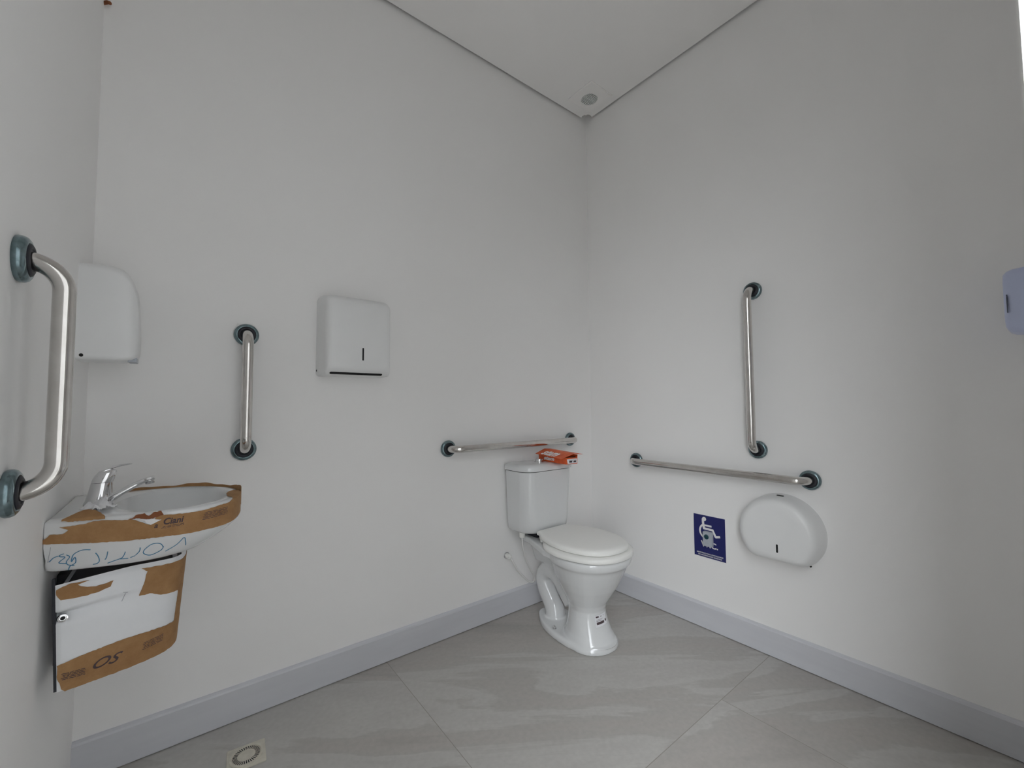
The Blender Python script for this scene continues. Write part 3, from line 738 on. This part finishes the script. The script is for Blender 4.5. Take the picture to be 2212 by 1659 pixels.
# scraps of film round the foot of the faucet
random.seed(11)
bm = bmesh.new()
bmesh.ops.create_grid(bm, x_segments=22, y_segments=18, size=.5)
for v in list(bm.verts):
    x, y = v.co.x, v.co.y; q = math.hypot(x*1.05, y)*2 + .18*math.sin(5*math.atan2(y,x)) + .10*math.sin(9*math.atan2(y,x)+1)
    if q > .92: bm.verts.remove(v); continue
    v.co = Vector((-2.122+x*.064, -.362+y*.086, .8222 + .022*max(0,1-q)*(1+.6*math.sin(x*15+y*9))*.7 + random.uniform(0,.0018)))
props(obj('film_scrap', bm, M['paper'], None, angle=80), 'crumpled scrap of white film at the foot of the faucet', 'film scrap')
tmp = bpy.data.objects['film_scrap'].modifiers.new('thick', 'SOLIDIFY'); tmp.thickness = .0008; tmp.offset = 1

# ================================================================== faucet
FX, FY, FZ = -2.131, -.30, .8207
o = thing('faucet', 'chrome single lever faucet standing on the basin', 'faucet', (FX,FY,FZ))
bm = bmesh.new()
def fring(z, cx_, rx, ry, n=28): return [(cx_+rx*math.cos(2*PI*i/n), FY+ry*math.sin(2*PI*i/n), FZ+z) for i in range(n)]
loft(bm, [fring(0,FX,.0255,.0235), fring(.004,FX,.0255,.0235), fring(.008,FX+.0005,.0235,.022), fring(.030,FX+.0035,.0215,.0205), fring(.052,FX+.0065,.0200,.0195)])
body = obj('body', bm, M['chrome'], o)
bm = bmesh.new()
loft(bm, [fring(.0528,FX+.0065,.0202,.0197), fring(.060,FX+.009,.0205,.0197), fring(.070,FX+.0125,.0195,.0185), fring(.078,FX+.016,.0165,.016), fring(.083,FX+.0195,.0105,.0105)])
# lever plate
P3 = cat([(FX-.002,FY,FZ+.068),(FX+.010,FY,FZ+.0800),(FX+.028,FY,FZ+.0875),(FX+.046,FY,FZ+.0915),(FX+.060,FY,FZ+.0925)], 20)
rr = []
for i, p in enumerate(P3):
    f = i/19; ww = .0145*(1-f)+.0075*f; hh = .0045*(1-f)+.0012*f
    rr.append([p+Vector((0,ww*c_,hh*s_)) for c_,s_ in ((1,0),(.8,.8),(0,1),(-.8,.8),(-1,0),(-.8,-.8),(0,-1),(.8,-.8))])
loft(bm, rr)
obj('lever', bm, M['chrome'], o)
P3 = cat([(FX+.010,FY,FZ+.004),(FX+.032,FY,FZ+.017),(FX+.058,FY,FZ+.033),(FX+.085,FY,FZ+.0475),(FX+.104,FY,FZ+.0535)], 24)
bm = bmesh.new(); rr = []
for i, p in enumerate(P3):
    f = i/23; ww = .0150*(1-f)+.0095*f; hh = .0085*(1-f)+.0042*f
    rr.append([p+Vector((-hh*.45*s_,ww*c_,hh*s_)) for c_,s_ in ((1,0),(.85,.75),(.4,1),(-.4,1),(-.85,.75),(-1,0),(-.85,-.75),(-.4,-1),(.4,-1),(.85,-.75))])
loft(bm, rr)
sp = obj('spout', bm, M['chrome'], o)
bm = bmesh.new(); lathe(bm, (FX+.0945,FY,FZ+.050), (.12,0,-1), [(.0095,0),(.0095,.010),(.0085,.0115),(.006,.0115)], 24); obj('aerator', bm, M['chrome'], sp)

# ================================================================== cabinet under the basin
o = thing('basin_cabinet', 'small white bow-fronted cabinet under the basin, patched with brown cardboard', 'cabinet', (XL,-.30,.46))
CCT = (-2.08,-.30,.57)
bm = bmesh.new(); CTR2 = (-2.07,-.30)
def cring(v, k=0):
    out = []
    for i in range(0, NB, 2):
        x, y, z = cab_surf(i/(NB-1), v); d = math.dist((x,y), CTR2); out.append((x+(CTR2[0]-x)*k/d, y+(CTR2[1]-y)*k/d, z))
    return out
loft(bm, [cring(0,.03), cring(0,.010), cring(.012,.008), cring(.04,.0145), cring(.5,.0145), cring(.93,.0145), cring(.93,.024), cring(.08,.024), cring(.08,.10)])
cb = obj('body', bm, M['wrap'], o, angle=50)
obj('back_panel', bx((XL+.0005,-.300,.462),(-2.166,-.185,.665)), M['rubber_and_shade'], o, smooth=False, label='dark rear of the cabinet')
bm = bmesh.new(); loft(bm, [cring(.905,.005), cring(.918,.005)]); obj('inside_shade_plate', bm, M['rubber_and_shade'], o, label='black plate standing in for shade inside the cabinet')  # black plate paints the shade seen through the gap under the basin
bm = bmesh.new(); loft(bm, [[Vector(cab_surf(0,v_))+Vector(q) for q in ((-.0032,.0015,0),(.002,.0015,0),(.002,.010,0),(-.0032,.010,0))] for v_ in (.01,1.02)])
obj('gap_shade_strip', bm, M['rubber_and_shade'], o, smooth=False, label='black strip standing in for the shaded gap beside the wall')  # black strip paints the shade between cabinet and wall
# door: the near side, with a finger recess that starts at the lock and fades out
NS, NV = 116, 48
bm = bmesh.new(); G = []
for i in range(NS+1):
    row = []
    for j in range(NV+1):
        s = .003+.557*i/NS; v = .010+.965*j/NV - .10*0*s
        top = .965 + .035*min(1,(s/.2)); v = .006+(top-.006)*j/NV
        e = min(1, min(j, NV-j)/2.0, i/2.0, (NS-i)/2.0) ; off = .0008+.0034*e
        q = (s-.02)/.26; c_ = .655+.02*q; hw = .062+.03*q
        if q > -.12:
            dv = (v-c_)/hw
            if abs(dv) < 1: off -= .019*(max(0,(1+dv)/1.65)**1.3 if dv < .65 else max(0,(1-dv)/.35)**.8)*max(0,(1-max(q,0)))**1.6*min(1,(q+.12)/.05)
        row.append(bm.verts.new(on_surf(cab_surf, s, min(v,1), off, CCT, .02)))
    G.append(row)
for i in range(NS):
    for j in range(NV): bm.faces.new((G[i][j],G[i+1][j],G[i+1][j+1],G[i][j+1]))
dr = obj('door', bm, M['wrap'], o, angle=80)
lp = on_surf(cab_surf, .020, .655, -.0045, CCT); ln_ = normal_at(cab_surf, .020, .655, CCT)
bm = bmesh.new(); lathe(bm, lp, ln_, [(.0085,-.002),(.009,.004),(.0080,.0062),(.0056,.0066),(.0050,.005),(.0001,.005)], 24); lk = obj('lock', bm, M['chrome'], dr, label='round metal lock')
bm = bmesh.new(); lathe(bm, lp, ln_, [(.0040,.0052),(.0022,.0062),(.0001,.0062)], 16); obj('keyhole', bm, M['dark'], lk)
def cpatch(name, poly, mat, lab, off=.0046, thick=.0010, parent=o):
    bm = bmesh.new(); patch(bm, cab_surf, poly, .62, .23, off, CCT, .008, thick, .0008)
    return obj(name, bm, mat, parent, angle=60, label=lab)
CTL = [(0.005, 0.9274), (0.0351, 0.9604), (0.0836, 0.9538), (0.0736, 0.9472), (0.0552, 0.934), (0.0635, 0.9142), (0.0786, 0.8943), (0.1003, 0.8811), (0.1271, 0.8877), (0.1455, 0.9009), (0.1388, 0.8481), (0.1137, 0.8283), (0.0736, 0.8151), (0.0385, 0.8217), (0.0151, 0.8283), (0.005, 0.8811)]
cpatch('cardboard_scrap', CTL, M['card'], 'ragged brown scrap near the top of the door')
CTR = [(.2207,.9604),(.2843,.9538),(.3261,.955),(.40,.955),(.47,.955),(.50,.95),(.50,.575),(.45,.577),(.3595,.6104),(.3211,.6302),(.2876,.6434),(.2525,.6896),(.2375,.685),(.2207,.6896),(.2274,.7557),(.2391,.9208)]
cpatch('cardboard_scrap', CTR, M['card'], 'brown cardboard patch at the upper corner')
cpatch('cardboard_strip', [(.500,.575),(.500,.22),(.41,.235),(.3629,.27),(.3579,.617),(.40,.60)], M['card'], 'upright brown strip along the door edge')
CBOT = [(.004,.2472),(.0669,.2736),(.1856,.3),(.2876,.2934),(.3629,.2802),(.4197,.26),(.50,.25),(.50,.02),(.455,-.001),(.3729,.000),(.3043,.0),(.2274,.0),(.1288,.0),(.0535,.0),(.024,.0),(.014,.03),(.010,.0887),(.004,.1283)]
cbt = cpatch('cardboard_band', CBOT, M['card'], 'broad brown cardboard band along the bottom', off=.0050)
bm = bmesh.new()
text_on(bm, 'OS', .040, lambda x,y: on_surf(cab_surf, .128+x*.95/.62, .145+(y*.72-.02*x)/.23, .0068, CCT), shear=.55, bold=.0004)
obj('printed_lettering', bm, M['print'], cbt, smooth=False, label='dark printed letters')
bm = bmesh.new(); random.seed(5)
smudge(bm, cab_surf, .012, .078, .105, .17, 5, .0068, CCT, .62, .23, -.25, .02, .0013)
obj('printed_lines', bm, M['print'], cbt, smooth=False)
bm = bmesh.new()
smudge(bm, cab_surf, .245, .315, .12, .20, 5, .0068, CCT, .62, .23, .25, .02, .0013)
obj('printed_lines', bm, M['print'], cbt, smooth=False)
bm = bmesh.new()
tube(bm, [on_surf(cab_surf, s_, v_, .0043, CCT) for s_, v_ in ((.174,.762),(.187,.749))], .0006, 6)
tube(bm, [on_surf(cab_surf, s_, v_, .0043, CCT) for s_, v_ in ((.181,.745),(.177,.716),(.172,.676))], .0006, 6)
obj('pencil_mark', bm, M['pencil'], dr)

# ================================================================== light and camera
wd = bpy.data.worlds.new('daylight'); SC.world = wd; wd.use_nodes = True
# overcast sky, brightest round the veiled sun low to the left behind the camera
N, L = wd.node_tree.nodes, wd.node_tree.links
bg = N['Background']; bg.inputs['Color'].default_value = (.925,.965,1.0,1)
SKY_BASE, SKY_GLOW, SKY_POW = 1.1, 9.0, 4.0
SUN_DIR = Vector((-.75,-.4,.6)).normalized()
tc = N.new('ShaderNodeTexCoord'); dt = N.new('ShaderNodeVectorMath'); dt.operation = 'DOT_PRODUCT'; dt.inputs[1].default_value = SUN_DIR
L.new(tc.outputs['Generated'], dt.inputs[0])
def wm(op, a, v):
    x = N.new('ShaderNodeMath'); x.operation = op; L.new(a, x.inputs[0]); x.inputs[1].default_value = v; return x.outputs[0]
L.new(wm('ADD', wm('MULTIPLY', wm('POWER', wm('MAXIMUM', dt.outputs['Value'], 0), SKY_POW), SKY_GLOW), SKY_BASE), bg.inputs['Strength'])
la = bpy.data.lights.new('doorway_portal', 'AREA'); la.shape = 'RECTANGLE'; la.size = DX1-DX0; la.size_y = DH; la.cycles.is_portal = True
lo = bpy.data.objects.new('doorway_portal', la); COL.objects.link(lo); lo.location = ((DX0+DX1)/2, YF-.155, DH/2); lo.rotation_euler = (math.radians(90),0,0)
cam = bpy.data.cameras.new('camera'); co = bpy.data.objects.new('camera', cam); COL.objects.link(co)
yaw, pit, rol = .664596, .0495396, -.00625533
f_ = Vector((math.sin(yaw)*math.cos(pit), math.cos(yaw)*math.cos(pit), math.sin(pit))); r_ = Vector((math.cos(yaw), -math.sin(yaw), 0)); u_ = r_.cross(f_)
r2 = r_*math.cos(rol)+u_*math.sin(rol); u2 = -r_*math.sin(rol)+u_*math.cos(rol)
co.matrix_world = Matrix(((r2.x,u2.x,-f_.x,-1.97588),(r2.y,u2.y,-f_.y,-1.74256),(r2.z,u2.z,-f_.z,1.056),(0,0,0,1)))
cam.sensor_fit = 'HORIZONTAL'; cam.sensor_width = 36; cam.lens = 36*910.14/2212; cam.clip_start = .005
SC.camera = co
vs = SC.view_settings; vs.view_transform = 'Standard'; vs.look = 'None'; vs.gamma = 1; vs.use_curve_mapping = False; vs.exposure = .10
SC.cycles.max_bounces = 12; SC.cycles.diffuse_bounces = 10; SC.cycles.glossy_bounces = 4; SC.cycles.transmission_bounces = 2
SC.cycles.caustics_reflective = False; SC.cycles.caustics_refractive = False
SC.cycles.use_adaptive_sampling = True; SC.cycles.adaptive_threshold = .11; SC.cycles.adaptive_min_samples = 16
SC.cycles.use_denoising = True
